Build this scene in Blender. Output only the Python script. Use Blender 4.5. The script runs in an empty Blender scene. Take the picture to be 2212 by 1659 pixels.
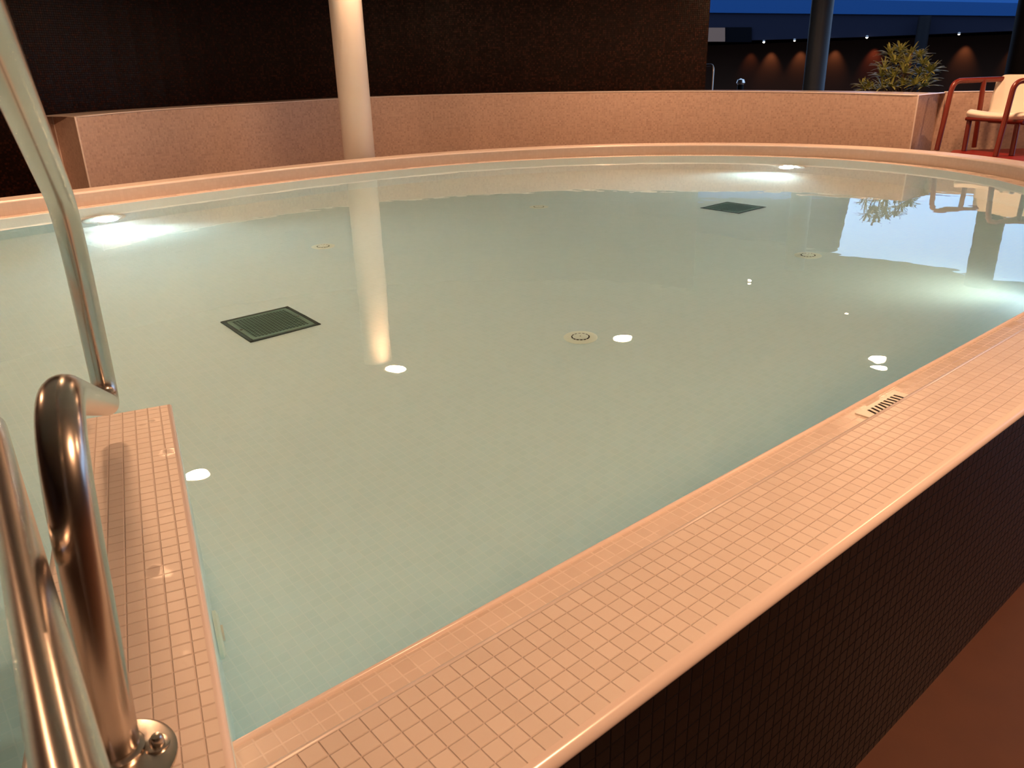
import bpy, math, random
from mathutils import Vector, Matrix
random.seed(7)
S = bpy.context.scene
COL = S.collection
pi = math.pi

# ------------------------------------------------------------------ camera
CAM = Vector((-0.39363, -0.63518, 0.66464))
RX = Vector((0.76075, -0.64859, -0.02428))      # camera right
RY = Vector((-0.25656, -0.26614, -0.92916))     # camera down
RZ = Vector((0.59618, 0.71309, -0.36887))       # camera forward
F = 1686.9
cd = bpy.data.cameras.new('camera'); cam = bpy.data.objects.new('camera', cd); COL.objects.link(cam)
cd.sensor_width = 36; cd.lens = 36 * F / 2212; cd.clip_start = 0.02; cd.clip_end = 300
cd.dof.use_dof = True; cd.dof.focus_distance = 2.4; cd.dof.aperture_fstop = 14
m = Matrix.Identity(4)
for i in range(3):
    m[i][0] = RX[i]; m[i][1] = -RY[i]; m[i][2] = -RZ[i]; m[i][3] = CAM[i]
cam.matrix_world = m
S.camera = cam

# ------------------------------------------------------------------ world, exposure
W = bpy.data.worlds.new('dusk_sky'); S.world = W; W.use_nodes = True
wn = W.node_tree; wn.nodes.clear()
wo = wn.nodes.new('ShaderNodeOutputWorld'); wb = wn.nodes.new('ShaderNodeBackground')
wb.inputs['Color'].default_value = (0.40, 0.62, 1.0, 1); wb.inputs['Strength'].default_value = 1.9
wn.links.new(wb.outputs[0], wo.inputs[0])
S.view_settings.view_transform = 'Standard'; S.view_settings.look = 'None'
S.view_settings.exposure = 0.12; S.view_settings.gamma = 1.0
S.view_settings.use_curve_mapping = False
S.cycles.max_bounces = 14; S.cycles.diffuse_bounces = 6; S.cycles.glossy_bounces = 5
S.cycles.transmission_bounces = 10; S.cycles.sample_clamp_indirect = 60.0

# ------------------------------------------------------------------ helpers
def ray(u, v):
    return RX * ((u - 1106) / F) + RY * ((v - 829.5) / F) + RZ
def at(u, v, s):
    """point at horizontal distance s from the lens on the sight line through pixel u, v"""
    d = ray(u, v); h = math.hypot(d.x, d.y); return CAM + d * (s / h)
def atz(u, v, z):
    d = ray(u, v); return CAM + d * ((z - CAM.z) / d.z)
def tag(o, label=None, cat=None, group=None, kind=None):
    if label: o['label'] = label
    if cat: o['category'] = cat
    if group: o['group'] = group
    if kind: o['kind'] = kind
    return o
def empty(name, loc=(0, 0, 0), rz=0):
    o = bpy.data.objects.new(name, None); COL.objects.link(o); o.location = loc; o.rotation_euler = (0, 0, rz)
    o.empty_display_size = 0.05; return o

class MB:
    def __init__(s): s.v = []; s.f = []; s.uv = []
    def add(s, vs, fs, uvs=None):
        b = len(s.v); s.v += [tuple(p) for p in vs]
        for k, f in enumerate(fs):
            s.f.append([b + i for i in f])
            s.uv.append(uvs[k] if uvs else None)
        return s
    def box(s, c, d, rz=0):
        c = Vector(c); R = Matrix.Rotation(rz, 3, 'Z')
        vs = [c + R @ Vector((x * d[0] / 2, y * d[1] / 2, z * d[2] / 2)) for x in (-1, 1) for y in (-1, 1) for z in (-1, 1)]
        return s.add(vs, [(0, 1, 3, 2), (4, 6, 7, 5), (0, 4, 5, 1), (2, 3, 7, 6), (0, 2, 6, 4), (1, 5, 7, 3)])
    def lathe(s, prof, c=(0, 0, 0), n=32, axis=None):
        """profile of (r, z); axis optional 3x3 matrix"""
        c = Vector(c); A = axis or Matrix.Identity(3); vs = []; fs = []
        for r, z in prof:
            for k in range(n):
                a = 2 * pi * k / n; vs.append(c + A @ Vector((r * math.cos(a), r * math.sin(a), z)))
        for i in range(len(prof) - 1):
            for k in range(n):
                k2 = (k + 1) % n; fs.append((i * n + k, i * n + k2, (i + 1) * n + k2, (i + 1) * n + k))
        if prof[0][0] > 1e-6: fs.append(tuple(range(n - 1, -1, -1)))
        if prof[-1][0] > 1e-6: fs.append(tuple((len(prof) - 1) * n + k for k in range(n)))
        return s.add(vs, fs)
    def tube(s, pts, r, n=16, caps=True):
        pts = [Vector(p) for p in pts]; vs = []; fs = []; N = len(pts)
        rr = r if isinstance(r, (list, tuple)) else [r] * N
        t0 = (pts[1] - pts[0]).normalized(); up = t0.orthogonal().normalized()
        for i, p in enumerate(pts):
            t = (pts[min(i + 1, N - 1)] - pts[max(i - 1, 0)]).normalized()
            up = (up - t * up.dot(t)).normalized(); b = t.cross(up)
            for k in range(n):
                a = 2 * pi * k / n; vs.append(p + (up * math.cos(a) + b * math.sin(a)) * rr[i])
        for i in range(N - 1):
            for k in range(n):
                k2 = (k + 1) % n; fs.append((i * n + k, i * n + k2, (i + 1) * n + k2, (i + 1) * n + k))
        if caps: fs.append(tuple(range(n - 1, -1, -1))); fs.append(tuple((N - 1) * n + k for k in range(n)))
        return s.add(vs, fs)
    def build(s, name, mat, parent=None, smooth=False, bevel=0, seg=2):
        me = bpy.data.meshes.new(name); me.from_pydata(s.v, [], s.f)
        if any(u is not None for u in s.uv):
            L = me.uv_layers.new(name='UVMap'); k = 0
            for fi, f in enumerate(s.f):
                for j in range(len(f)):
                    if s.uv[fi]: L.data[k].uv = s.uv[fi][j]
                    k += 1
        me.materials.append(mat); me.update()
        if smooth:
            for p in me.polygons: p.use_smooth = True
            try: me.set_sharp_from_angle(angle=math.radians(42))
            except Exception: pass
        o = bpy.data.objects.new(name, me); COL.objects.link(o)
        if parent: o.parent = parent
        if bevel:
            b = o.modifiers.new('bevel', 'BEVEL'); b.width = bevel; b.segments = seg; b.limit_method = 'ANGLE'
        return o

def copy_tree(o, parent=None):
    c = o.copy(); COL.objects.link(c)
    if parent: c.parent = parent
    for ch in list(o.children): copy_tree(ch, c)
    return c

def catmull(P, n=8, closed=False):
    P = [Vector(p) for p in P]; out = []; N = len(P)
    rng = range(N) if closed else range(N - 1)
    for i in rng:
        if closed: a, b, c, d = P[i - 1], P[i], P[(i + 1) % N], P[(i + 2) % N]
        else: a, b, c, d = P[max(i - 1, 0)], P[i], P[i + 1], P[min(i + 2, N - 1)]
        for k in range(n):
            t = k / n
            out.append(0.5 * ((2 * b) + (c - a) * t + (2 * a - 5 * b + 4 * c - d) * t * t + (3 * b - a - 3 * c + d) * t ** 3))
    if not closed: out.append(P[-1])
    return out
def fillet(P, rad, n=7):
    """polyline with rounded corners of radius rad (list or number)"""
    P = [Vector(p) for p in P]; out = [P[0]]
    for i in range(1, len(P) - 1):
        a = (P[i - 1] - P[i]); b = (P[i + 1] - P[i]); r = rad[i - 1] if isinstance(rad, (list, tuple)) else rad
        ang = a.angle(b); d = min(r / math.tan(ang / 2), a.length * .49, b.length * .49)
        p0 = P[i] + a.normalized() * d; p1 = P[i] + b.normalized() * d
        for k in range(n + 1):
            t = k / n; out.append(p0 * (1 - t) ** 2 + P[i] * 2 * t * (1 - t) + p1 * t * t)
    out.append(P[-1]); return out

# ------------------------------------------------------------------ materials
def newmat(name):
    mt = bpy.data.materials.new(name); mt.use_nodes = True; nt = mt.node_tree
    return mt, nt, nt.nodes['Principled BSDF']
def plain(name, col, rough=.5, metal=0, spec=.5, noise=0, nscale=30, emit=None, es=0, coat=0):
    mt, nt, b = newmat(name)
    b.inputs['Base Color'].default_value = (*col, 1); b.inputs['Roughness'].default_value = rough
    b.inputs['Metallic'].default_value = metal; b.inputs['Specular IOR Level'].default_value = spec
    b.inputs['Coat Weight'].default_value = coat
    if emit: b.inputs['Emission Color'].default_value = (*emit, 1); b.inputs['Emission Strength'].default_value = es
    if noise:
        tc = nt.nodes.new('ShaderNodeTexCoord'); nz = nt.nodes.new('ShaderNodeTexNoise'); nz.inputs['Scale'].default_value = nscale
        nt.links.new(tc.outputs['Object'], nz.inputs['Vector'])
        mx = nt.nodes.new('ShaderNodeMix'); mx.data_type = 'RGBA'
        mx.inputs[6].default_value = (*[c * (1 - noise) for c in col], 1); mx.inputs[7].default_value = (*[min(1, c * (1 + noise)) for c in col], 1)
        nt.links.new(nz.outputs[0], mx.inputs[0]); nt.links.new(mx.outputs[2], b.inputs['Base Color'])
        bp = nt.nodes.new('ShaderNodeBump'); bp.inputs['Strength'].default_value = .15; bp.inputs['Distance'].default_value = .002
        nt.links.new(nz.outputs[0], bp.inputs['Height']); nt.links.new(bp.outputs[0], b.inputs['Normal'])
    return mt
def mosaic(name, c1, c2, grout, pitch=.025, gap=.07, rough=.25, grough=.7, bump=.6, tilt=0, dist=.0008, spec=.5, jitter=None, wet=0):
    """square mosaic tiles laid on the UV map (metres): colour per tile, recessed grout, tiny tilt per tile"""
    mt, nt, b = newmat(name); N = nt.nodes; L = nt.links
    uv = N.new('ShaderNodeUVMap')
    sc = N.new('ShaderNodeVectorMath'); sc.operation = 'SCALE'; sc.inputs['Scale'].default_value = 1 / pitch
    L.new(uv.outputs[0], sc.inputs[0])
    fl = N.new('ShaderNodeVectorMath'); fl.operation = 'FLOOR'; L.new(sc.outputs[0], fl.inputs[0])
    wn_ = N.new('ShaderNodeTexWhiteNoise'); wn_.noise_dimensions = '3D'; L.new(fl.outputs[0], wn_.inputs[0])
    fr = N.new('ShaderNodeVectorMath'); fr.operation = 'FRACTION'; L.new(sc.outputs[0], fr.inputs[0])
    sx = N.new('ShaderNodeSeparateXYZ'); L.new(fr.outputs[0], sx.inputs[0])
    def edge(sock):
        pp = N.new('ShaderNodeMath'); pp.operation = 'PINGPONG'; pp.inputs[1].default_value = .5; L.new(sock, pp.inputs[0]); return pp.outputs[0]
    mn = N.new('ShaderNodeMath'); mn.operation = 'MINIMUM'; L.new(edge(sx.outputs[0]), mn.inputs[0]); L.new(edge(sx.outputs[1]), mn.inputs[1])
    mr = N.new('ShaderNodeMapRange'); mr.interpolation_type = 'SMOOTHSTEP'
    mr.inputs[1].default_value = gap * .35; mr.inputs[2].default_value = gap * 1.1; L.new(mn.outputs[0], mr.inputs[0])
    tc = N.new('ShaderNodeMix'); tc.data_type = 'RGBA'; tc.inputs[6].default_value = (*c1, 1); tc.inputs[7].default_value = (*c2, 1)
    if jitter:
        rp = N.new('ShaderNodeMath'); rp.operation = 'POWER'; rp.inputs[1].default_value = jitter
        L.new(wn_.outputs[0], rp.inputs[0]); L.new(rp.outputs[0], tc.inputs[0])
    else: L.new(wn_.outputs[0], tc.inputs[0])
    gm = N.new('ShaderNodeMix'); gm.data_type = 'RGBA'; gm.inputs[6].default_value = (*grout, 1)
    L.new(mr.outputs[0], gm.inputs[0]); L.new(tc.outputs[2], gm.inputs[7]); L.new(gm.outputs[2], b.inputs['Base Color'])
    rm = N.new('ShaderNodeMix'); rm.data_type = 'FLOAT'; rm.inputs[2].default_value = grough; rm.inputs[3].default_value = rough
    L.new(mr.outputs[0], rm.inputs[0]); rs = rm.outputs[0]
    if wet:                                  # puddles: water film smooths the surface where a large noise is high
        nz = N.new('ShaderNodeTexNoise'); nz.inputs['Scale'].default_value = 9; L.new(uv.outputs[0], nz.inputs['Vector'])
        wr = N.new('ShaderNodeMapRange'); wr.inputs[1].default_value = 1 - wet; wr.inputs[2].default_value = 1.04 - wet; L.new(nz.outputs[0], wr.inputs[0])
        wm = N.new('ShaderNodeMix'); wm.data_type = 'FLOAT'; L.new(wr.outputs[0], wm.inputs[0]); L.new(rs, wm.inputs[2]); wm.inputs[3].default_value = .07
        rs = wm.outputs[0]
    L.new(rs, b.inputs['Roughness'])
    b.inputs['Specular IOR Level'].default_value = spec
    h = mr.outputs[0]
    if tilt:
        # each tile sits a little out of plane: height ramps across the tile in a random direction
        cs = N.new('ShaderNodeVectorMath'); cs.operation = 'SUBTRACT'; cs.inputs[1].default_value = (.5, .5, .5); L.new(wn_.outputs[1], cs.inputs[0])
        dt = N.new('ShaderNodeVectorMath'); dt.operation = 'DOT_PRODUCT'; L.new(cs.outputs[0], dt.inputs[0]); L.new(fr.outputs[0], dt.inputs[1])
        ml = N.new('ShaderNodeMath'); ml.operation = 'MULTIPLY'; ml.inputs[1].default_value = tilt; L.new(dt.outputs['Value'], ml.inputs[0])
        ad = N.new('ShaderNodeMath'); ad.operation = 'ADD'; L.new(ml.outputs[0], ad.inputs[0]); L.new(h, ad.inputs[1]); h = ad.outputs[0]
    bp = N.new('ShaderNodeBump'); bp.inputs['Strength'].default_value = bump; bp.inputs['Distance'].default_value = dist
    L.new(h, bp.inputs['Height']); L.new(bp.outputs[0], b.inputs['Normal'])
    return mt

M = {}
M['rim'] = mosaic('cream_mosaic', (.74, .66, .60), (.80, .72, .66), (.70, .60, .54), gap=.055, rough=.30, grough=.6, bump=.9, dist=.0012, spec=.4)
M['divider'] = mosaic('wet_cream_mosaic', (.74, .66, .60), (.80, .72, .66), (.70, .60, .54), gap=.055, rough=.42, grough=.5, bump=.8, dist=.0011, spec=.35, wet=.36)
M['gutter'] = mosaic('gutter_mosaic', (.72, .62, .55), (.78, .68, .61), (.80, .71, .65), gap=.06, rough=.2, bump=.35, wet=.46)
M['pooltile'] = mosaic('pool_mosaic', (.66, .865, .91), (.69, .89, .94), (.74, .91, .95), gap=.06, rough=.4, bump=.2, dist=.0004)
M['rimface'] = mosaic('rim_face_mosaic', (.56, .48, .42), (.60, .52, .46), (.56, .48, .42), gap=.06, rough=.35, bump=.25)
M['trim'] = plain('rounded_trim_ceramic', (.80, .70, .65), .22, spec=.5)
M['dark'] = mosaic('dark_mosaic', (.0035, .002, .002), (.009, .005, .004), (.006, .004, .004), gap=.07, rough=.2, grough=.8, bump=.7, tilt=.5, dist=.0012, spec=.12)
M['darkwall'] = mosaic('dark_bronze_mosaic', (.018, .008, .005), (.07, .022, .012), (.02, .009, .006), pitch=.022, gap=.07, rough=.3, bump=.8, tilt=.8, dist=.002, spec=.2, jitter=3)
M['lowwall'] = mosaic('beige_brown_mosaic', (.46, .32, .26), (.62, .46, .38), (.56, .42, .35), pitch=.02, gap=.08, rough=.45, bump=.5, dist=.0008, jitter=.6)
M['floor'] = plain('brown_floor', (.085, .032, .015), .45, noise=.15, nscale=14)
M['ceiling'] = plain('ceiling_plaster', (.36, .33, .30), .85)
M['column'] = plain('column_paint', (.72, .66, .60), .42)
M['steel'] = plain('brushed_steel', (.60, .54, .48), .24, metal=1)
M['grate'] = plain('dark_steel_grille', (.15, .27, .215), .4)
M['grateframe'] = plain('grille_frame_steel', (.035, .06, .05), .4)
M['pit'] = plain('sump_black', (.01, .014, .012), .6)
M['plastic'] = plain('cream_plastic', (.84, .93, .84), .35)
M['hole'] = plain('hole_black', (.012, .012, .01), .8)
M['whiteplastic'] = plain('white_plastic', (.82, .78, .70), .3)
M['led'] = plain('led', (1, 1, 1), .3, emit=(.92, .96, 1.0), es=60)
M['reflector'] = plain('lamp_reflector', (.55, .56, .52), .25, metal=.8)
M['lampwarm'] = plain('warm_lamp_glass', (1, 1, 1), .3, emit=(1, .62, .34), es=60)
M['lamptrim'] = plain('downlight_trim', (.5, .5, .48), .4, metal=.7)
M['red'] = plain('red_lacquer', (.17, .022, .012), .3)
M['redshade'] = plain('shaded_red_lacquer', (.12, .010, .005), .35)  # frame red darkened: shadow under the seat put into the colour
M['deck'] = plain('red_deck', (.24, .010, .005), .4)
M['shell'] = plain('cream_seat_plastic', (.93, .86, .76), .4)
M['leaf'] = plain('leaf', (.40, .42, .12), .4, noise=.5, nscale=25)
M['stem'] = plain('stem', (.12, .08, .04), .8)
M['soil'] = plain('soil', (.04, .025, .015), .95)
M['planter'] = plain('planter_dark', (.03, .02, .018), .5)
M['fascia'] = plain('blue_grey_fascia', (.0085, .0095, .019), .8, spec=.1)
M['fasciahi'] = plain('blue_panel', (.012, .055, .16), .8, spec=.1)
M['fasciatop'] = plain('pale_blue_panel', (.03, .115, .30), .8, spec=.1)
M['farwall'] = plain('far_brown_wall', (.045, .022, .014), .9, spec=0)
M['farblack'] = plain('black_recess', (.004, .004, .005), .9, spec=0)
M['palepanel'] = plain('pale_panel', (.22, .125, .085), .7, spec=0)
M['colblue'] = plain('blue_black_column', (.03, .05, .085), .5)
M['colblack'] = plain('black_column', (.006, .006, .008), .6, spec=.1)

# water
mw = bpy.data.materials.new('pool_water'); mw.use_nodes = True; nt = mw.node_tree; nt.nodes.clear()
o_ = nt.nodes.new('ShaderNodeOutputMaterial'); g_ = nt.nodes.new('ShaderNodeBsdfGlass')
g_.inputs['Roughness'].default_value = 0; g_.inputs['IOR'].default_value = 1.333; g_.inputs['Color'].default_value = (.95, 1, .985, 1)
nt.links.new(g_.outputs[0], o_.inputs[0])
tcw = nt.nodes.new('ShaderNodeTexCoord'); nw = nt.nodes.new('ShaderNodeTexNoise'); nw.inputs['Scale'].default_value = 2.6
nw.inputs['Detail'].default_value = 2.5
nt.links.new(tcw.outputs['Object'], nw.inputs['Vector'])
bw = nt.nodes.new('ShaderNodeBump'); bw.inputs['Strength'].default_value = .12; bw.inputs['Distance'].default_value = .010
nt.links.new(nw.outputs[0], bw.inputs['Height']); nt.links.new(bw.outputs[0], g_.inputs['Normal'])
M['water'] = mw

# ------------------------------------------------------------------ ceiling lights (large lights first)
CZ = 1.85                                  # ceiling height above the rim
WARM = (1.0, .52, .275)
def ceiling_lamp(x, y, watts, label, k=1.0):
    t = tag(empty('ceiling_downlight', (x, y, CZ)), label, 'ceiling light', 'round downlights in the ceiling')
    MB().lathe([(.10 * k, .0), (.125 * k, .0), (.125 * k, -.006), (.10 * k, -.010), (.10 * k, 0.0)], n=32).build('trim_ring', M['lamptrim'], t, True)
    MB().lathe([(.0, -.002), (.10 * k, -.002), (.10 * k, -.004), (0, -.004)], n=32).build('lamp_glass', M['lampwarm'], t)
    l = bpy.data.lights.new('downlight_beam', 'AREA'); l.shape = 'DISK'; l.size = .19 * k; l.energy = watts; l.color = WARM
    lo = bpy.data.objects.new('downlight_beam', l); COL.objects.link(lo); lo.parent = t; lo.location = (0, 0, -.012)
LAMPS = [(3.38, 5.66, 13, 'round ceiling downlight mirrored in the water at the foot of the column reflection'),
         (5.69, 4.75, 32, 'round ceiling downlight mirrored in the water right of the nearest floor jet'),
         (6.965, 2.565, 20, 'farther of the close pair of downlights mirrored in the water near the slotted drain cover', .80),
         (6.785, 2.46, 20, 'nearer of the close pair of downlights mirrored in the water near the slotted drain cover', .80),
         (-1.9, 5.2, 60, 'added unseen ceiling downlight brightening the left end of the low wall'),  # added lamp out of view, lifts the low wall's left end
         (8.72, 5.20, .4, 'small dim ceiling lamp mirrored in the water left of the bright floor patch', .22),
         (8.10, 3.49, .4, 'small dim ceiling lamp mirrored in the water just below the bright floor patch', .20),
         (1.09, 4.78, 33, 'round ceiling downlight mirrored in the water right beside the tiled divider wall'),
         (0.38, 2.86, 30, 'round ceiling downlight above the tiled divider wall'),
         (1.1, -1.4, 64, 'round ceiling downlight above the near straight rim'),
         (3.6, -1.2, 26, 'round ceiling downlight above the right end of the near rim'),
         (8.0, -0.1, 34, 'added unseen ceiling downlight brightening the chair beyond the right end of the pool')]  # added lamp out of view, brightens the seat shell
for a in LAMPS: ceiling_lamp(*a)

# ------------------------------------------------------------------ pool outline
WZ = -.09; FZ = -.69; GZ = -.63
near = [(-.62, .155)] + [(x, .155) for x in [i * .2 for i in range(-2, 16)]]
far = [(3.0, .155), (3.6, .225), (4.3, .47), (4.92, .79), (5.446, 1.17), (5.88, 1.66), (6.16, 2.26), (6.245, 2.95), (6.04, 3.70), (5.562, 4.387),
       (4.865, 4.93), (4.03, 5.27), (3.13, 5.39), (2.273, 5.36), (1.525, 5.27), (.9, 5.175), (.33, 5.10), (-.25, 4.93), (-.78, 4.55), (-1.15, 3.95),
       (-1.3, 3.1), (-1.26, 2.2), (-1.12, 1.4), (-.93, .78), (-.75, .35), (-.62, .155)]
fp = catmull([(x, y, 0) for x, y in far], 8)
LIP = [Vector((x, y, 0)) for x, y in near[:-1]] + fp[:-1]
N_ = len(LIP)
def normals():
    out = []
    for i in range(N_):
        t = (LIP[(i + 1) % N_] - LIP[i - 1]).normalized(); out.append(Vector((t.y, -t.x, 0)))   # outward for counter-clockwise
    return out
NR = normals()
for i in range(1, len(near) - 2): NR[i] = Vector((0, -1, 0))
ARC = [-.62]
for i in range(1, N_ + 1): ARC.append(ARC[-1] + (LIP[i % N_] - LIP[i - 1]).length)
def ring(mb, prof, v0=0.0, insetf=None):
    """sweep a profile of (offset outward, z) round the pool; v runs along the profile"""
    vv = [v0]
    for a, b in zip(prof, prof[1:]): vv.append(vv[-1] + math.hypot(b[0] - a[0], b[1] - a[1]))
    n = len(prof); vs = []
    for i in range(N_):
        for off, z in prof:
            o = off if insetf is None else off * insetf(LIP[i])
            vs.append(LIP[i] + NR[i] * o + Vector((0, 0, z)))
    fs = []; us = []
    for i in range(N_):
        j = (i + 1) % N_
        for k in range(n - 1):
            fs.append((i * n + k, i * n + k + 1, j * n + k + 1, j * n + k))
            us.append(((ARC[i], vv[k]), (ARC[i], vv[k + 1]), (ARC[i + 1], vv[k + 1]), (ARC[i + 1], vv[k])))
    mb.add(vs, fs, us); return mb
def arcprof(c, r, a0, a1, n=6):
    return [(c[0] + r * math.cos(a0 + (a1 - a0) * k / n), c[1] + r * math.sin(a0 + (a1 - a0) * k / n)) for k in range(n + 1)]

pool = tag(empty('whirlpool', (2.5, 2.7, GZ)), 'large raised whirlpool basin clad in cream mosaic with a dark tiled outer wall', 'pool')
def pp(o):                                # parent keeping world placement
    o.parent = pool; o.matrix_parent_inverse = Matrix.Translation(-Vector((2.5, 2.7, GZ))); return o
pp(ring(MB(), [(.155, 0.0), (.340 - .012, 0.0)], v0=0).build('rim_top', M['rim']))
tag(pp(ring(MB(), arcprof((.155, -.014), .014, pi, pi / 2)).build('inner_edge_trim', M['trim'], smooth=True)), 'pale rounded trim strip')
tag(pp(ring(MB(), arcprof((.328, -.014), .014, pi / 2, -pi / 3, 8)).build('outer_edge_trim', M['trim'], smooth=True)), 'pale rounded trim strip')
pp(ring(MB(), [(.141, -.014), (.141, -.094)]).build('rim_inner_face', M['rimface']))
pp(ring(MB(), [(.141, -.094), (.008, -.093)], v0=0).build('overflow_gutter', M['gutter']))
pp(ring(MB(), [(.008, -.093)] + arcprof((.004, -.091), .004, 0, pi, 6) + [(0, -.10)]).build('gutter_lip', M['trim'], smooth=True))
tag(pp(ring(MB(), [(.330, -.012), (.330, GZ)]).build('outer_cladding', M['dark'])), 'near-black glossy mosaic cladding')
def inset(p):
    t = min(1, max(0, (p.y - .5) / 1.6)); t = t * t * (3 - 2 * t)
    return t * (.15 + .28 * min(1, max(0, (p.x - 1) / 4.5))) if p.x > -.5 else t * .15
pp(ring(MB(), [(0, -.098), (0, -.14), (-1, FZ)], insetf=inset).build('basin_wall', M['pooltile'], smooth=True))
# basin floor
fl = MB(); bot = [LIP[i] - NR[i] * inset(LIP[i]) for i in range(N_)]
fl.add([(p.x + 0, p.y, FZ) for p in bot], [tuple(range(N_))], [[(p.x, p.y) for p in bot]])
pp(fl.build('basin_floor', M['pooltile']))

# divider wall between the pool and its entry steps (peninsula)
U = Vector((.2602, .9656, 0)); NN = Vector((-.9656, .2602, 0)); DW = .205
DA = Vector((-.2385, 0.0, 0)); DT = Vector((.057, 1.093, 0))            # right edge: from the rim to the tip
DL = (DT - DA).length
def duv(p): q = p - DT; return (q.dot(U) , q.dot(NN))
tr = .009
# plan of the top (inside the trim); the near end is cut along the rim
def dpt(a, b, z=0): return DT + U * a + NN * b + Vector((0, 0, z))
def cut(b):                                # where the line at depth b from the right edge meets y = .002
    return -((DT + NN * b).y - .002) / U.y
top = [dpt(cut(tr), tr), dpt(-tr, tr), dpt(-tr, DW - tr), dpt(cut(DW - tr), DW - tr)]
top = [Vector((p.x, p.y, .0006)) for p in top]
pp(MB().add(top, [(0, 1, 2, 3)], [[duv(p) for p in top]]).build('divider_top', M['divider']))
dt_ = MB()
def corner_path(i0):                       # path at distance i0 inwards from the outer face
    return [dpt(cut(i0), i0), dpt(-i0, i0), dpt(-i0, DW - i0), dpt(cut(DW - i0), DW - i0)]
vs = []; K = 7
for k in range(K):
    a = pi / 2 * k / (K - 1); ins = tr - tr * math.sin(a); z = -tr + tr * math.cos(a)
    for p in corner_path(ins): vs.append((p.x, p.y, z))
dt_.add(vs, [(k * 4 + j, (k + 1) * 4 + j, (k + 1) * 4 + j + 1, k * 4 + j + 1) for k in range(K - 1) for j in range(3)])
tag(pp(dt_.build('divider_edge_trim', M['trim'], smooth=True)), 'pale rounded trim strip')
dw = MB(); cp = corner_path(0)
for j in range(3):
    a, b = cp[j], cp[j + 1]; l = (b - a).length
    dw.add([(a.x, a.y, -tr), (b.x, b.y, -tr), (b.x, b.y, FZ), (a.x, a.y, FZ)], [(0, 1, 2, 3)], [[(0, 0), (l, 0), (l, .68), (0, .68)]])
pp(dw.build('divider_wall', M['pooltile']))
# entry steps under water on the left of the divider
st = MB()
for k in range(3):
    y0 = .16 + k * .3; z1 = -.25 - k * .16
    x1 = dpt(0, DW).x if False else None
    a = DT + NN * DW + U * ((y0 - (DT + NN * DW).y) / U.y); y1 = y0 + .3
    b = DT + NN * DW + U * ((y1 - (DT + NN * DW).y) / U.y)
    P = [Vector((-1.0 - .1 * k, y0, 0)), Vector((a.x - .001, y0, 0)), Vector((b.x - .001, y1, 0)), Vector((-1.05 - .1 * k, y1, 0))]
    st.add([(p.x, p.y, z1) for p in P] + [(p.x, p.y, FZ) for p in P], [(0, 1, 2, 3), (3, 2, 6, 7)],
           [[(p.x, p.y) for p in P], [(P[3].x, 0), (P[2].x, 0), (P[2].x, .16), (P[3].x, .16)]])
pp(st.build('entry_step', M['pooltile']))

# water body, closed, its sides and bottom sit inside the shell
wt = MB(); outl = [LIP[i] + NR[i] * .006 for i in range(N_)]
n = N_
wt.add([(p.x, p.y, WZ) for p in outl] + [(p.x, p.y, FZ - .05) for p in outl],
       [tuple(range(n)), tuple(range(2 * n - 1, n - 1, -1))] + [(i, n + i, n + (i + 1) % n, (i + 1) % n) for i in range(n)])
wo_ = wt.build('pool_water', M['water']); pass
tag(wo_, 'calm pale green pool water filling the whirlpool', 'water', kind='thing')

# overflow drain cover in the gutter
dr = tag(empty('gutter_drain_cover', (1.385, .098, -.093)), 'white slotted drain cover set in the overflow gutter of the near rim', 'drain cover')
d1 = MB(); d1.box((0, 0, .0015), (.20, .060, .003)); dp_ = d1.build('plate', M['whiteplastic'], dr, bevel=.001)
d2 = MB()
for k in range(-4, 5): d2.box((k * .017, 0, .0032), (.0062, .036, .0010), -.35 if k < 0 else .0)
tag(d2.build('slots', M['hole'], dp_), 'black slots')

# floor grates
def floor_grate(x, y, label):
    t = tag(empty('floor_grate', (x, y, FZ)), label, 'floor grate', 'square suction grates in the pool floor')
    f = MB(); s = .152
    for a, b, c, d in ((0, s - .008, 2 * s, .016), (0, -s + .008, 2 * s, .016), (s - .008, 0, .016, 2 * s), (-s + .008, 0, .016, 2 * s)): f.box((a, b, .004), (c, d, .010))
    f.build('frame', M['grateframe'], t, bevel=.002)
    MB().box((0, 0, .001), (2 * s - .03, 2 * s - .03, .002)).build('sump', M['pit'], t)
    g = MB(); q = .118; n = 17
    for k in range(n):
        c = -q + 2 * q * k / (n - 1)
        g.box((c, 0, .0062), (.0055, 2 * q, .0024)); g.box((0, c, .0062), (2 * q, .0055, .0024))
    for a, b, c, d in ((0, q + .008, 2 * q + .03, .018), (0, -q - .008, 2 * q + .03, .018), (q + .008, 0, .018, 2 * q), (-q - .008, 0, .018, 2 * q)): g.box((a, b, .0062), (c, d, .003))
    gr_ = g.build('grille', M['grate'], t)
    for sx in (-1, 1): tag(MB().lathe([(.006, 0), (.006, .003), (.003, .005), (0, .005)], (sx * (q + .006), 0, .0075), 12).build('screw', M['steel'], gr_, True), 'bright screw')
    return t
floor_grate(.835, 2.38, 'dark square perforated grate in the pool floor left of the column reflection')
floor_grate(4.11, 2.42, 'bluish square grate in the pool floor near the far right edge')

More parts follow.
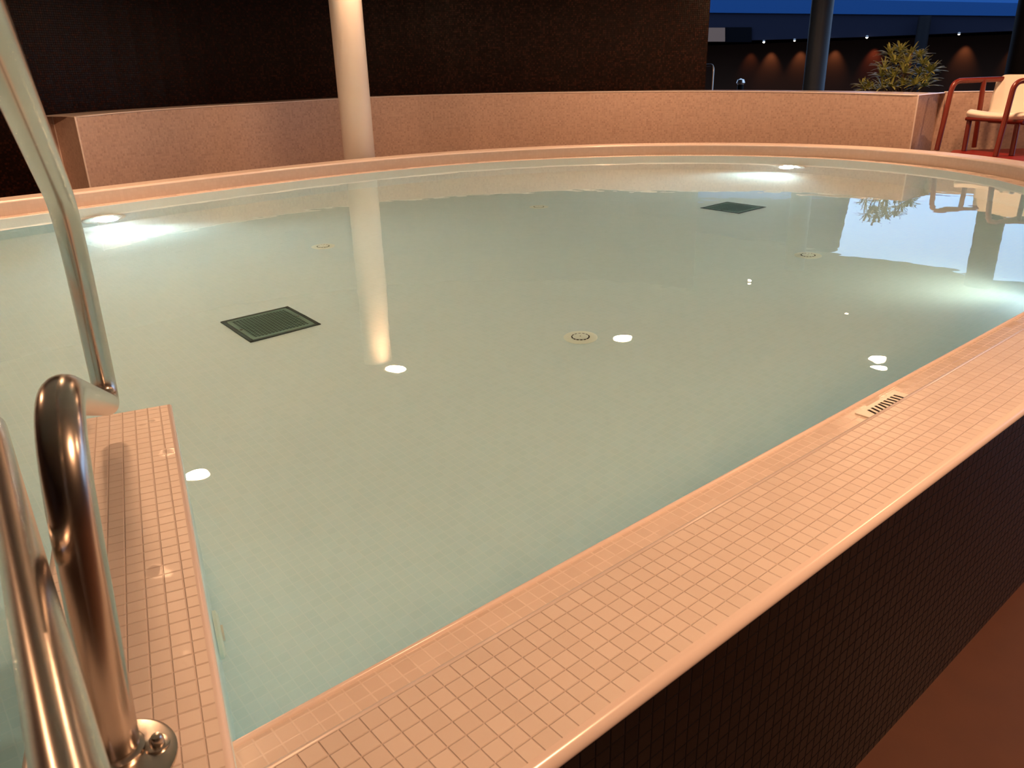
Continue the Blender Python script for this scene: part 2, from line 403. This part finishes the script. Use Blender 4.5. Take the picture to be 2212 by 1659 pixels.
# bubbler jets in the floor
def floor_jet(x, y, label):
    t = tag(empty('floor_jet', (x, y, FZ)), label, 'jet', 'round air jets in the pool floor')
    MB().lathe([(.066, 0), (.066, .003), (.060, .006), (.036, .007), (.034, .004), (0, .004)], n=40).build('flange', M['plastic'], t, True)
    MB().lathe([(.031, .003), (.031, .011), (.027, .014), (0, .015)], n=32).build('cap', M['plastic'], t, True); cp_ = COL.objects[-1]
    h = MB()
    for k in range(14):
        a = 2 * pi * k / 14; h.box((.0322 * math.cos(a), .0322 * math.sin(a), .0078), (.007, .0085, .006), a)
    tag(MB().box((0, 0, .0155), (.004, .004, .002)).build('centre_hole', M['hole'], cp_), 'black dot'); tag(h.build('nozzle_slots', M['hole'], cp_), 'black slots')
floor_jet(1.66, 1.40, 'round cream floor jet right of the column reflection, nearest the camera')
floor_jet(3.28, 1.39, 'round cream floor jet below the blue sky reflection')
floor_jet(1.63, 3.42, 'round cream floor jet just left of the reflected column')
floor_jet(3.28, 3.42, 'faint round floor jet farthest from the camera, near the middle')

# wall jet on the divider
wj = empty('wall_jet', dpt(-.50, -.001, -.42)); wj.rotation_euler = (0, 0, 0)
A3 = Matrix((U, Vector((0, 0, 1)), -NN)).transposed()       # local z out of the wall
tag(wj, 'round pale jet nozzle under water on the side of the tiled divider wall', 'jet')
MB().lathe([(.055, 0), (.055, .006), (.045, .010), (.022, .008), (.020, .0)], n=32, axis=A3).build('flange', M['plastic'], wj, True)
MB().lathe([(.018, .002), (.018, .014), (.008, .014), (.007, .006), (0, .006)], n=24, axis=A3).build('nozzle', M['whiteplastic'], wj, True)

# underwater lamps
def under_lamp(x, y, z, dirx, diry, tiltz, watts, label, ang=100, tint=(.84, 1.0, .98)):
    d = Vector((dirx, diry, 0)).normalized(); d = (d + Vector((0, 0, tiltz))).normalized()
    s = Vector((-d.y, d.x, 0)).normalized(); u = d.cross(s)
    A = Matrix((s, -u, d)).transposed() if Matrix((s, -u, d)).determinant() > 0 else Matrix((s, u, d)).transposed()
    t = tag(empty('underwater_light', (x, y, z)), label, 'pool light', 'underwater pool lights')
    MB().lathe([(.140, 0), (.140, .008), (.128, .014), (.108, .012), (.106, .004)], n=40, axis=A).build('rim_ring', M['steel'], t, True)
    MB().lathe([(.106, .003), (.105, .005), (.0, .004)], n=32, axis=A).build('reflector', M['reflector'], t, True); rf_ = COL.objects[-1]
    for k in range(9):
        r = .0 if k == 8 else .066; a = 2 * pi * k / 8
        c = A @ Vector((r * math.cos(a), r * math.sin(a), .006))
        MB().lathe([(.017, 0), (.017, .004), (.011, .010), (0, .012)], c, 14, A).build('led', M['led'], rf_, True)
    l = bpy.data.lights.new('pool_light_beam', 'SPOT'); l.energy = watts; l.color = tint; l.spot_size = math.radians(ang); l.spot_blend = 1.0
    l.shadow_soft_size = .06
    lo = bpy.data.objects.new('pool_light_beam', l); COL.objects.link(lo); lo.parent = t; lo.location = d * .07
    lo.rotation_euler = (-d).to_track_quat('Z', 'Y').to_euler()
under_lamp(.905, 5.055, -.50, 0.12, -1, .10, 58, 'lit underwater lamp in the far left pool wall beside the handrail', 120)
under_lamp(5.95, 3.12, -.50, -1, -.05, .10, 76, 'lit underwater lamp in the far right pool wall', 120)
under_lamp(3.22, .165, -.52, -.08, 1, .14, 19, 'underwater lamp in the near wall beyond the right edge of the picture', 112, (1, 1, .74))

# ------------------------------------------------------------------ handrails
RT = .0228
def handrail_loop():
    t = tag(empty('handrail', (-.318, .125, 0)), 'brushed steel handrail loop bolted to the tiled divider wall', 'handrail')
    base = Vector((-.318, .125, 0))
    P = [(-.318, .125, 0), (-.288, .17, .398), (-.080, 1.03, .055), (-.084, .985, .45), (-.307, .05, .84), (-.42, -.28, .86), (-.50, -.36, .30), (-.50, -.36, GZ)]
    pts = fillet(P, [.11, .05, .25, .20, .12, .1], 12)
    o = MB().tube([Vector(p) - base for p in pts], RT, 28).build('rail_tube', M['steel'], t, True)
    c = Vector((-.325, .112, 0)) - base
    MB().lathe([(.062, .0008), (.062, .004), (.058, .0055), (.0, .0055)], c, 48).build('base_plate', M['steel'], t, True); bp_ = COL.objects[-1]
    MB().lathe([(.028, .005), (.028, .009), (.024, .012), (.020, .012)], (0, 0, 0), 32).build('collar', M['steel'], t, True)
    for a in (-.15, 2.0, 4.1):
        q = c + Vector((.043 * math.cos(a), .043 * math.sin(a), 0))
        b = MB().lathe([(.0125, .005), (.0125, .0075), (.0105, .008)], q, 24).lathe([(.0075, .008), (.0075, .014), (.005, .018), (0, .019)], q, 20)
        b.build('bolt', M['steel'], bp_, True)
    MB().lathe([(.05, .0), (.05, .006), (.022, .008)], Vector((-.50, -.36, GZ)) - base, 32).build('foot_plate', M['steel'], t, True)
handrail_loop()
def entry_rail():
    def pe(u, v, d): q = ray(u, v).normalized(); return CAM + q * d
    A_ = pe(144, 1640, .57); B_ = pe(12, 1045, 1.20); k_ = B_ - A_
    P = [A_ - k_ * .35, A_, A_ + k_ * .5, B_, B_ + k_ * .6]
    a = P[-1].copy(); a.z = FZ
    t = tag(empty('handrail', a), 'dark reflecting steel handrail slanting down past the divider wall at the left edge', 'handrail')
    P = [P[0] + Vector((-.05, -.12, -.01)), P[0]] + P[1:] + [P[-1] + Vector((.0, .06, -.12)), P[-1] + Vector((0, .08, -.3))]
    P.append(Vector((P[-1].x, P[-1].y, FZ))); a = P[-1]; t.location = a
    MB().tube([p - a for p in catmull(P, 8)], .0195, 28).build('rail_tube', M['steel'], t, True)
    MB().lathe([(.05, .0), (.05, .006), (.022, .008)], (0, 0, 0), 32).build('foot_plate', M['steel'], t, True)
    q = P[0]
    MB().tube([q - a, q - a + Vector((-.02, -.03, -.06)), Vector((q.x - .02, q.y - .04, GZ)) - a], .0195, 24).build('outer_post', M['steel'], t, True)
entry_rail()

# ------------------------------------------------------------------ room
def poly(name, pts, z, mat, uvs=1.0, parent=None):
    return MB().add([(x, y, z) for x, y in pts], [tuple(range(len(pts)))], [[(x * uvs, y * uvs) for x, y in pts]]).build(name, mat, parent)
def wallstrip(mb, pts, z0, z1, thick=0):
    u = 0
    for a, b in zip(pts, pts[1:]):
        a = Vector((a[0], a[1], 0)); b = Vector((b[0], b[1], 0)); l = (b - a).length
        mb.add([(a.x, a.y, z0), (b.x, b.y, z0), (b.x, b.y, z1), (a.x, a.y, z1)], [(0, 1, 2, 3)], [[(u, z0), (u + l, z0), (u + l, z1), (u, z1)]]); u += l
    return mb
fo = MB(); vs = []
for i in range(N_):
    p = LIP[i] + NR[i] * .325; q = Vector((p.x - 2.5, p.y - 2.6, 0)); k = max(abs(q.x) / 44, abs(q.y) / 34)
    vs += [(p.x, p.y, GZ), (2.5 + q.x / k, 2.6 + q.y / k, GZ)]
fo.add(vs, [(2 * i, 2 * i + 1, 2 * ((i + 1) % N_) + 1, 2 * ((i + 1) % N_)) for i in range(N_)])
floor = tag(fo.build('floor', M['floor']), kind='structure')
ce = MB().box((2.35, 2.5, CZ + .15), (17.7, 15.4, .30)); tag(ce.build('ceiling', M['ceiling']), kind='structure')
bw_pts = [(x, y, 0) for x, y in [(-5, .5), (-5, 3), (-4, 5.5), (-2, 7.6), (0, 8.6), (1.5, 9.0), (3.0, 9.15), (4.4, 8.95), (5.6, 8.4), (6.7, 7.45), (7.45, 6.5), (7.96, 5.56)]]
bwc = catmull(bw_pts, 6)
wb_ = wallstrip(MB(), bwc + [Vector((8.2, 5.75, 0)), Vector((11.2, 8.1, 0)), Vector((11.2, 10.2, 0))], GZ, CZ)
tag(wb_.build('wall_back', M['darkwall']), kind='structure')
tag(wallstrip(MB(), [(-5, .5), (-5, -5)], GZ, CZ).build('wall_left', M['darkwall']), kind='structure')
tag(wallstrip(MB(), [(-5, -5), (11.2, -5)], GZ, CZ).build('wall_front', M['darkwall']), kind='structure')

# low curved planter wall behind the pool: front top edge follows the photograph's measured line
low = [at(162, 253, 7.35), at(300, 240.5, 7.75), at(450, 230.3, 8.2), at(600, 221.5, 8.6), at(725, 214, 8.95), at(900, 207, 9.25), at(1100, 202, 9.38), at(1300, 199, 9.4), at(1500, 197.5, 9.3), at(1700, 199, 9.1), at(1850, 202, 8.85), at(1984, 206, 8.55)]
lowc = catmull(low, 6)
lw = tag(empty('planter_wall', (lowc[0].x, lowc[0].y, GZ)), 'low curved wall of beige-brown mosaic with pale edge strips behind the pool', 'wall', kind='structure')
o0 = Vector((lowc[0].x, lowc[0].y, GZ))
def backp(i, t=.6):
    a = lowc[max(i - 1, 0)]; b = lowc[min(i + 1, len(lowc) - 1)]; d = (b - a); d.z = 0; d.normalize(); n = Vector((-d.y, d.x, 0))
    if n.dot(lowc[i] - CAM) < 0: n = -n
    p = lowc[i] + n * t; p.z = lowc[i].z; return p
bk = [backp(i) for i in range(len(lowc))]
e0 = at(113, 250, 7.95); bk[0] = Vector((e0.x, e0.y, lowc[0].z)); e1 = at(2040, 199, 9.25); bk[-1] = Vector((e1.x, e1.y, lowc[-1].z))
ptsf = [bk[0]] + lowc + [bk[-1]]
fm = MB(); u = 0
for a, b in zip(ptsf, ptsf[1:]):
    l = (Vector((b.x - a.x, b.y - a.y, 0))).length
    fm.add([Vector((a.x, a.y, GZ)) - o0, Vector((b.x, b.y, GZ)) - o0, b - o0, a - o0], [(0, 1, 2, 3)], [[(u, GZ), (u + l, GZ), (u + l, b.z), (u, a.z)]]); u += l
for a, b in zip(bk, bk[1:]):
    fm.add([Vector((a.x, a.y, GZ)) - o0, Vector((b.x, b.y, GZ)) - o0, b - o0, a - o0], [(0, 1, 2, 3)], [[(0, GZ), (.1, GZ), (.1, 0), (0, 0)]])
fm.build('cladding', M['lowwall'], lw)
tm = MB()
for i in range(len(lowc) - 1): tm.add([p - o0 for p in (lowc[i], lowc[i + 1], bk[i + 1], bk[i])], [(0, 1, 2, 3)])
tm.build('top_slab', M['trim'], lw)
es = MB().tube([p - o0 for p in ptsf], .006, 8)
for p in (bk[0], lowc[0], lowc[-1]): es.tube([p - o0, Vector((p.x, p.y, GZ)) - o0], .007, 8)
tag(es.build('edge_strip', M['trim'], lw, True), 'pale edge strip')
# second stretch of low wall behind the chair
q0 = Vector((e1.x, e1.y, e1.z)); q1 = at(2250, 203, 9.3); q2 = at(2600, 215, 10.2); q0.z = q1.z = q2.z = e1.z
o1 = Vector((q0.x, q0.y, GZ))
l2 = tag(empty('planter_wall', o1), 'low beige-brown mosaic wall behind the red chair', 'wall', kind='structure')
f2 = MB(); u = 0
dirb = Vector((q1.x - CAM.x, q1.y - CAM.y, 0)).normalized() * .3
for a, b in ((q0, q1), (q1, q2)):
    l = (b - a).length
    f2.add([Vector((a.x, a.y, GZ)) - o1, Vector((b.x, b.y, GZ)) - o1, b - o1, a - o1], [(0, 1, 2, 3)], [[(u, GZ), (u + l, GZ), (u + l, b.z), (u, a.z)]]); u += l
    f2.add([Vector((a.x, a.y, GZ)) + dirb - o1, Vector((b.x, b.y, GZ)) + dirb - o1, b + dirb - o1, a + dirb - o1], [(0, 1, 2, 3)], [[(0, 0), (1, 0), (1, 1), (0, 1)]])
f2.build('cladding', M['lowwall'], l2)
MB().add([p - o1 for p in (q0, q1, q1 + dirb, q0 + dirb)] , [(0, 1, 2, 3)]).add([p - o1 for p in (q1, q2, q2 + dirb, q1 + dirb)], [(0, 1, 2, 3)]).build('top_slab', M['trim'], l2)
tag(MB().tube([q0 - o1, q1 - o1, q2 - o1], .006, 8).build('edge_strip', M['trim'], l2, True), 'pale edge strip')

# white column
def column(name, x, y, r, mat, z1, label=None, cat=None):
    o = MB().lathe([(r, 0), (r, z1 - GZ)], (0, 0, 0), 48).build(name, mat, None, True); o.location = (x, y, GZ)
    return tag(o, label, cat)
column('round_column', 3.42, 6.06, .143, M['column'], CZ, 'round cream painted column standing between the pool and the low wall', 'column')
c = at(1767, 100, 11.6); column('round_column', c.x, c.y, .135, M['colblue'], CZ, 'dark round column with a blue-lit side at the opening to the courtyard', 'column')
c = at(2215, 100, 11.6); column('round_column', c.x, c.y, .16, M['colblack'], CZ, 'black round column cut off by the right edge of the picture', 'column')

# ------------------------------------------------------------------ chair on its red deck
DZ = -.105
dk = [atz(2060, 324, DZ), atz(2420, 316, DZ), atz(2420, 366, DZ), atz(2212, 363, DZ), atz(2030, 345, DZ)]
dk = [Vector((p.x, p.y, 0)) for p in dk]
dm = MB(); n = len(dk)
dm.add([(p.x, p.y, DZ) for p in dk] + [(p.x, p.y, GZ) for p in dk], [tuple(range(n)), tuple(range(2 * n - 1, n - 1, -1))] + [(i, (i + 1) % n, n + (i + 1) % n, n + i) for i in range(n)])
tag(dm.build('raised_deck', M['deck']), 'dark red raised deck under the lounge chair at the right edge', 'deck')

def lounge_chair():
    fn = atz(2150, 338, DZ); ff = atz(2023, 327, DZ)
    sn = math.hypot(fn.x - CAM.x, fn.y - CAM.y); sf = sn + .48
    ff = at(2023, 327, sf); ff.z = DZ
    t = tag(empty('lounge_chair', ff), 'cream moulded lounge chair in a red tubular frame with high arms', 'chair')
    o = ff.copy(); w = fn - ff; w.z = 0
    A = at(2060, 175, sf + .10); B = at(2158, 171, sf + .42); R1 = at(2103, 322, sf + .40); R1.z = DZ; RT1 = at(2126, 172, sf + .30)
    r = .0235
    for k, off in enumerate((Vector((0, 0, 0)), w)):
        f = MB().tube([p + off - o for p in fillet([ff, A, B + (B - A) * .12], .10, 8)], r, 14)
        f.build('side_frame', M['red'], t, True)
        MB().tube([RT1 + off - o, R1 + off - o], r * .95, 12).build('leg', M['red'], t, True)
    s0 = at(2096, 250, sf + .04)
    g0 = at(2082, 327, sf - .02); g0.z = DZ
    for off in (w * .10 * 0, w * .78):
        MB().tube([s0 + off - o, g0 + off - o], r * .95, 12).build('leg', M['redshade'], t, True)
    # shell: profile swept across the width
    FL = at(2090, 243, sf + .02); z_seat = FL.z
    BL = at(2133, 240, sf + .34); BL.z = z_seat - .02
    TL = at(2156, 163, sf + .50)
    ws = w * .92
    prof = catmull([FL + Vector((0, 0, -.035)), FL + (FL - BL).normalized() * .015 + Vector((0, 0, .005)), FL + (BL - FL) * .18 + Vector((0, 0, .030)), FL * .5 + BL * .5, BL, BL * .72 + TL * .28, BL * .35 + TL * .65 , TL, TL + (BL - FL).normalized() * .04 + Vector((0, 0, .0))], 5)
    n = 18; vs = []; fs = []
    for i, p in enumerate(prof):
        q = i / (len(prof) - 1)
        for k in range(n + 1):
            e = k / n; ed = min(e, 1 - e)
            roundz = 0
            if q > .8: roundz = -.10 * max(0, 1 - ed / .14) ** 2 * (q - .8) / .2
            dip = -.018 * math.sin(pi * e) if q < .55 else 0
            vs.append(p + ws * e + Vector((0, 0, roundz + dip)) - o)
    for i in range(len(prof) - 1):
        for k in range(n): fs.append((i * (n + 1) + k, i * (n + 1) + k + 1, (i + 1) * (n + 1) + k + 1, (i + 1) * (n + 1) + k))
    sh = MB().add(vs, fs).build('seat_shell', M['shell'], t, True)
    so = sh.modifiers.new('thickness', 'SOLIDIFY'); so.thickness = .014; so.offset = -1
    # bars under the seat
    MB().tube([FL + Vector((0, 0, -.055)) + ws * .0 - o, FL + Vector((0, 0, -.055)) + ws - o], .016, 10).build('seat_rail', M['redshade'], t, True)
    mid = (FL + BL) * .5 + Vector((0, 0, -.06))
    cb = MB(); cb.tube([mid - o + ws * .25, mid - o + ws * 1.05], .024, 10); cb.tube([A * .35 + ff * .65 - o + Vector((0, 0, .0)) + w * 0, A * .35 + ff * .65 - o + w * 0 + Vector((0, 0, .001))], .001, 6)
    cb = MB().tube([mid - o + ws * .25, mid - o + ws * 1.05], .024, 10)
    cb.build('cross_bar', M['redshade'], t, True)
lounge_chair()

# ------------------------------------------------------------------ shrubs in a planter trough behind the low wall
def rosette(mb, c, scale, n, tilt, rnd):
    tilt = Vector(tilt)
    for k in range(n):
        a = 2 * pi * k / n + rnd.uniform(-.25, .25); el = rnd.uniform(.05, 1.25)
        d = (Vector((math.cos(a) * math.cos(el), math.sin(a) * math.cos(el), math.sin(el))) + tilt).normalized()
        L_ = scale * rnd.uniform(.75, 1.15); wd = .0068 * rnd.uniform(.8, 1.25) * (scale / .13)
        side = d.cross(Vector((0, 0, 1))).normalized() if abs(d.z) < .98 else Vector((1, 0, 0))
        nrm = side.cross(d); prev = None; vs = []; fs = []; m_ = 6
        for i in range(m_ + 1):
            t = i / m_; w = wd * (math.sin(pi * (t * .88 + .06)) ** .6); p = c + d * L_ * t + Vector((0, 0, -.30 * L_ * t * t))
            vs += [p - side * w, p + nrm * w * .35, p + side * w]
        for i in range(m_):
            b = i * 3; fs += [(b, b + 1, b + 4, b + 3), (b + 1, b + 2, b + 5, b + 4)]
        mb.add(vs, fs)
def shrub(label, base, cs, s, scale, seed, name='potted_shrub'):
    rnd = random.Random(seed); t = tag(empty(name, base), label, 'plant'); o = Vector(base)
    f = MB(); st_ = MB()
    for (u_, v_, ds) in cs:
        c = at(u_, v_, s + ds) - o; rosette(f, c, scale * rnd.uniform(.9, 1.1), 26, (rnd.uniform(-.2, .2), rnd.uniform(-.2, .2), .05), rnd)
        st_.tube(catmull([(0, 0, 0), c * .5 + Vector((0, 0, -.05)), c], 4), [.010, .0095, .009, .0085, .008, .0075, .007, .0065, .006][:9], 8)
    f.build('foliage', M['leaf'], t, True); st_.build('stem', M['stem'], t, True)
tr0 = at(1925, 215, 10.2)
tb = tag(empty('planter_trough', (tr0.x, tr0.y, GZ)), 'dark planter trough behind the low wall holding the shrubs', 'planter')
ang = math.atan2(tr0.y - CAM.y, tr0.x - CAM.x) - pi / 2
h = .36 - GZ
pm = MB()
for cx_, cy_, dx, dy in ((0, .2, 1.1, .03), (0, -.2, 1.1, .03), (.535, 0, .03, .40), (-.535, 0, .03, .40)): pm.box((cx_, cy_, h / 2), (dx, dy, h))
po = pm.build('trough', M['planter'], tb); po.rotation_euler.z = ang
so_ = MB().box((0, 0, h * .5 - .02), (1.04, .37, h - .04)).build('soil', M['soil'], tb); so_.rotation_euler.z = ang
sz = .36 - .045
b1 = at(1945, 215, 10.15); b1.z = sz
shrub('tall bushy shrub with rosettes of narrow green leaves above the low wall', b1,
      [(1944, 113, 0), (1966, 118, .05), (1922, 118, .0), (1984, 124, .05), (1932, 136, -.05), (1910, 148, -.02), (1958, 138, -.08), (1952, 158, -.12), (1994, 140, 0), (2008, 156, -.03), (2000, 172, -.05), (1985, 160, -.05), (1976, 184, -.12), (1930, 168, -.08), (1904, 166, -.02), (1925, 188, -.1), (1950, 186, -.08), (1996, 188, -.06), (1905, 190, -.02)], 10.1, .18, 3)
b2 = at(1868, 215, 10.15); b2.z = sz
shrub('small low shrub with narrow leaves left of the tall bushy shrub', b2, [(1862, 184, 0), (1876, 187, -.03), (1886, 192, -.05), (1868, 194, -.05)], 10.1, .12, 5, 'potted_shrub')

# ------------------------------------------------------------------ courtyard and the building across it
AZ = math.radians(27); dF = Vector((math.cos(AZ), math.sin(AZ), 0)); rF = Vector((math.sin(AZ), -math.cos(AZ), 0))
O_ = Vector((CAM.x, CAM.y, 0))
def onplane(u, v, dist):                   # sight line meets the facade plane
    d = ray(u, v); k = dist / d.dot(dF); return CAM + d * k
def loc(p): q = Vector(p) - O_; return (q.dot(rF), q.dot(dF), p[2] if not isinstance(p, Vector) else p.z)
DF = 24.0
bld = tag(empty('courtyard_building', O_ + dF * DF + Vector((0, 0, GZ))), 'long low building across the courtyard with blue roof edge and lit recess', 'building')
ob = O_ + dF * DF + Vector((0, 0, GZ))
def slab(name, quad, depth, mat, label=None, off=0):
    vs = [Vector(p) + dF * off - ob for p in quad]; vs += [p + dF * depth for p in vs]; n = len(quad)
    o = MB().add(vs, [tuple(range(n)), tuple(range(2 * n - 1, n - 1, -1))] + [(i, (i + 1) % n, n + (i + 1) % n, n + i) for i in range(n)]).build(name, mat, bld)
    if label: tag(o, label)
    return o
zb = onplane(1700, 87, DF).z
L0 = onplane(1500, 28, DF); L1 = onplane(1860, 30, DF); L2 = onplane(2212, 33, DF)
def P_(u, v): return onplane(u, v, DF)
slab('fascia', [P_(1480, 91), P_(1860, 80), P_(2300, 62), P_(2300, 36), P_(1860, 31), P_(1480, 27)], .4, M['fascia'])
slab('roof_panel', [P_(1480, 27), P_(1860, 31), P_(2300, 36), P_(2300, 9), P_(1860, 0), P_(1480, -8)], .4, M['fasciahi'], 'blue panel', -.06)
slab('roof_edge', [P_(1480, -8), P_(1860, 0), P_(2300, 9), P_(2300, -34), P_(1860, -30), P_(1480, -30)], .4, M['fasciatop'], 'pale blue panel', -.02)
slab('upper_block', [P_(1300, -28), P_(1898, -28), P_(1905, -170), P_(1840, -215), P_(1300, -225)], 3, M['fascia'])
slab('recess_panel', [P_(1567, 91), P_(1624, 91), P_(1624, 59), P_(1567, 59)], .02, M['farblack'], 'black panel', -.05)
slab('lit_panel', [P_(1500, 90), P_(1567, 90), P_(1567, 60), P_(1500, 60)], .03, M['palepanel'], 'pale panel', -.07)
bwall = slab('back_wall', [Vector((*(O_ + dF * 27.2 + rF * x).xy, z)) for x, z in ((-9, GZ), (9, GZ), (9, 2.4), (-9, 2.4))], .2, M['farwall'])
slab('soffit', [Vector((*(O_ + dF * 24.3 + rF * x).xy, z)) for x, z in ((-9, 1.35), (9, 1.35), (9, 1.42), (-9, 1.42))], 3.0, M['farblack'])
def pillar(u_, s, r):
    a = P_(u_, 60); q = MB().lathe([(r, 0), (r, 1.75 - GZ)], Vector((a.x, a.y, GZ)) - dF * .3 - ob, 24); q.build('pillar', M['colblack'], bld, True)
pillar(1993, 0, .15)
def far_lamp(u_, v_, e, label):
    p = P_(u_, v_) - dF * .09
    t = tag(empty('facade_spotlight', p), label, 'spotlight', 'small spotlights under the roof of the building across the courtyard')
    MB().lathe([(.022, -.03), (.032, -.01), (.032, .02), (0, .03)], n=16).build('housing', M['lamptrim'], t, True)
    mt = M['farlampdim'] if e < 10 else M['farlamp']
    MB().lathe([(0, -.045), (.021, -.04), (.028, -.025), (.025, -.01)], n=16).build('lamp_glass', mt, t, True)
M['farlamp'] = plain('far_lamp', (1, 1, 1), .3, emit=(1, .88, .75), es=30); M['farlampdim'] = plain('far_lamp_dim', (1, 1, 1), .3, emit=(1, .85, .7), es=2.0)
for u_, v_, e, lb in [(1651, 89, 20, 'bright small spotlight farthest left under the roof across the courtyard'), (1717, 86, 5, 'dim small spotlight left of the blue-lit column'), (1790, 83, 20, 'small spotlight just right of the blue-lit column'),
                      (1873, 79, 20, 'small spotlight above and left of the tall shrub'), (2071, 72, 5, 'dim small spotlight right of the black pillar'), (2193, 68, 20, 'bright small spotlight by the right edge of the picture')]:
    far_lamp(u_, v_, e, lb)
for k, (u_, col) in enumerate([(1664, WARM), (1728, WARM), (1803, WARM), (1888, (1, .3, .16)), (1975, WARM), (2085, WARM), (2200, WARM), (1620, (.6, .25, .12))]):
    a = P_(u_, 80) - dF * 0; l = bpy.data.lights.new('wall_washer', 'SPOT'); l.energy = 45 if k != 7 else 25; l.color = col; l.spot_size = math.radians(64); l.spot_blend = 1; l.shadow_soft_size = .03
    lo = bpy.data.objects.new('wall_washer', l); COL.objects.link(lo)
    d = ray(u_, 120); p = O_ + (Vector((d.x, d.y, 0)) / Vector((d.x, d.y, 0)).dot(dF)) * 26.95; lo.location = (p.x, p.y, 1.30)
    lo.rotation_euler = (-(Vector((dF.x * .35, dF.y * .35, -1)))).to_track_quat('Z', 'Y').to_euler()

# handrail and fittings outside
s = 11.4
rl = tag(empty('garden_handrail', at(1541, 200, s)), 'thin pale handrail curving down beside the dark wall edge', 'handrail')
o = at(1541, 200, s).copy()
a = at(1500, 142, s + .4); b = at(1541, 140, s); c2 = b.copy(); c2.z = GZ; e = a.copy(); e.z = GZ
rl.location = c2
MB().tube([p - c2 for p in fillet([e, a, b, c2], .08, 8)], .017, 12).build('rail_tube', M['steel'], rl, True)
sb = at(1600, 180, 14.0); sb.z = GZ
bl = tag(empty('bollard_lamp', sb), 'small dark bollard with a pale curved cap outside the opening', 'bollard')
hh = at(1600, 176, 14.0).z - GZ
MB().lathe([(.05, 0), (.05, hh - .06), (.02, hh - .05)], n=20).build('post', M['colblack'], bl, True)
MB().lathe([(.045, hh - .05), (.07, hh - .02), (.05, hh + .03), (0, hh + .045)], n=20).build('cap', M['steel'], bl, True)
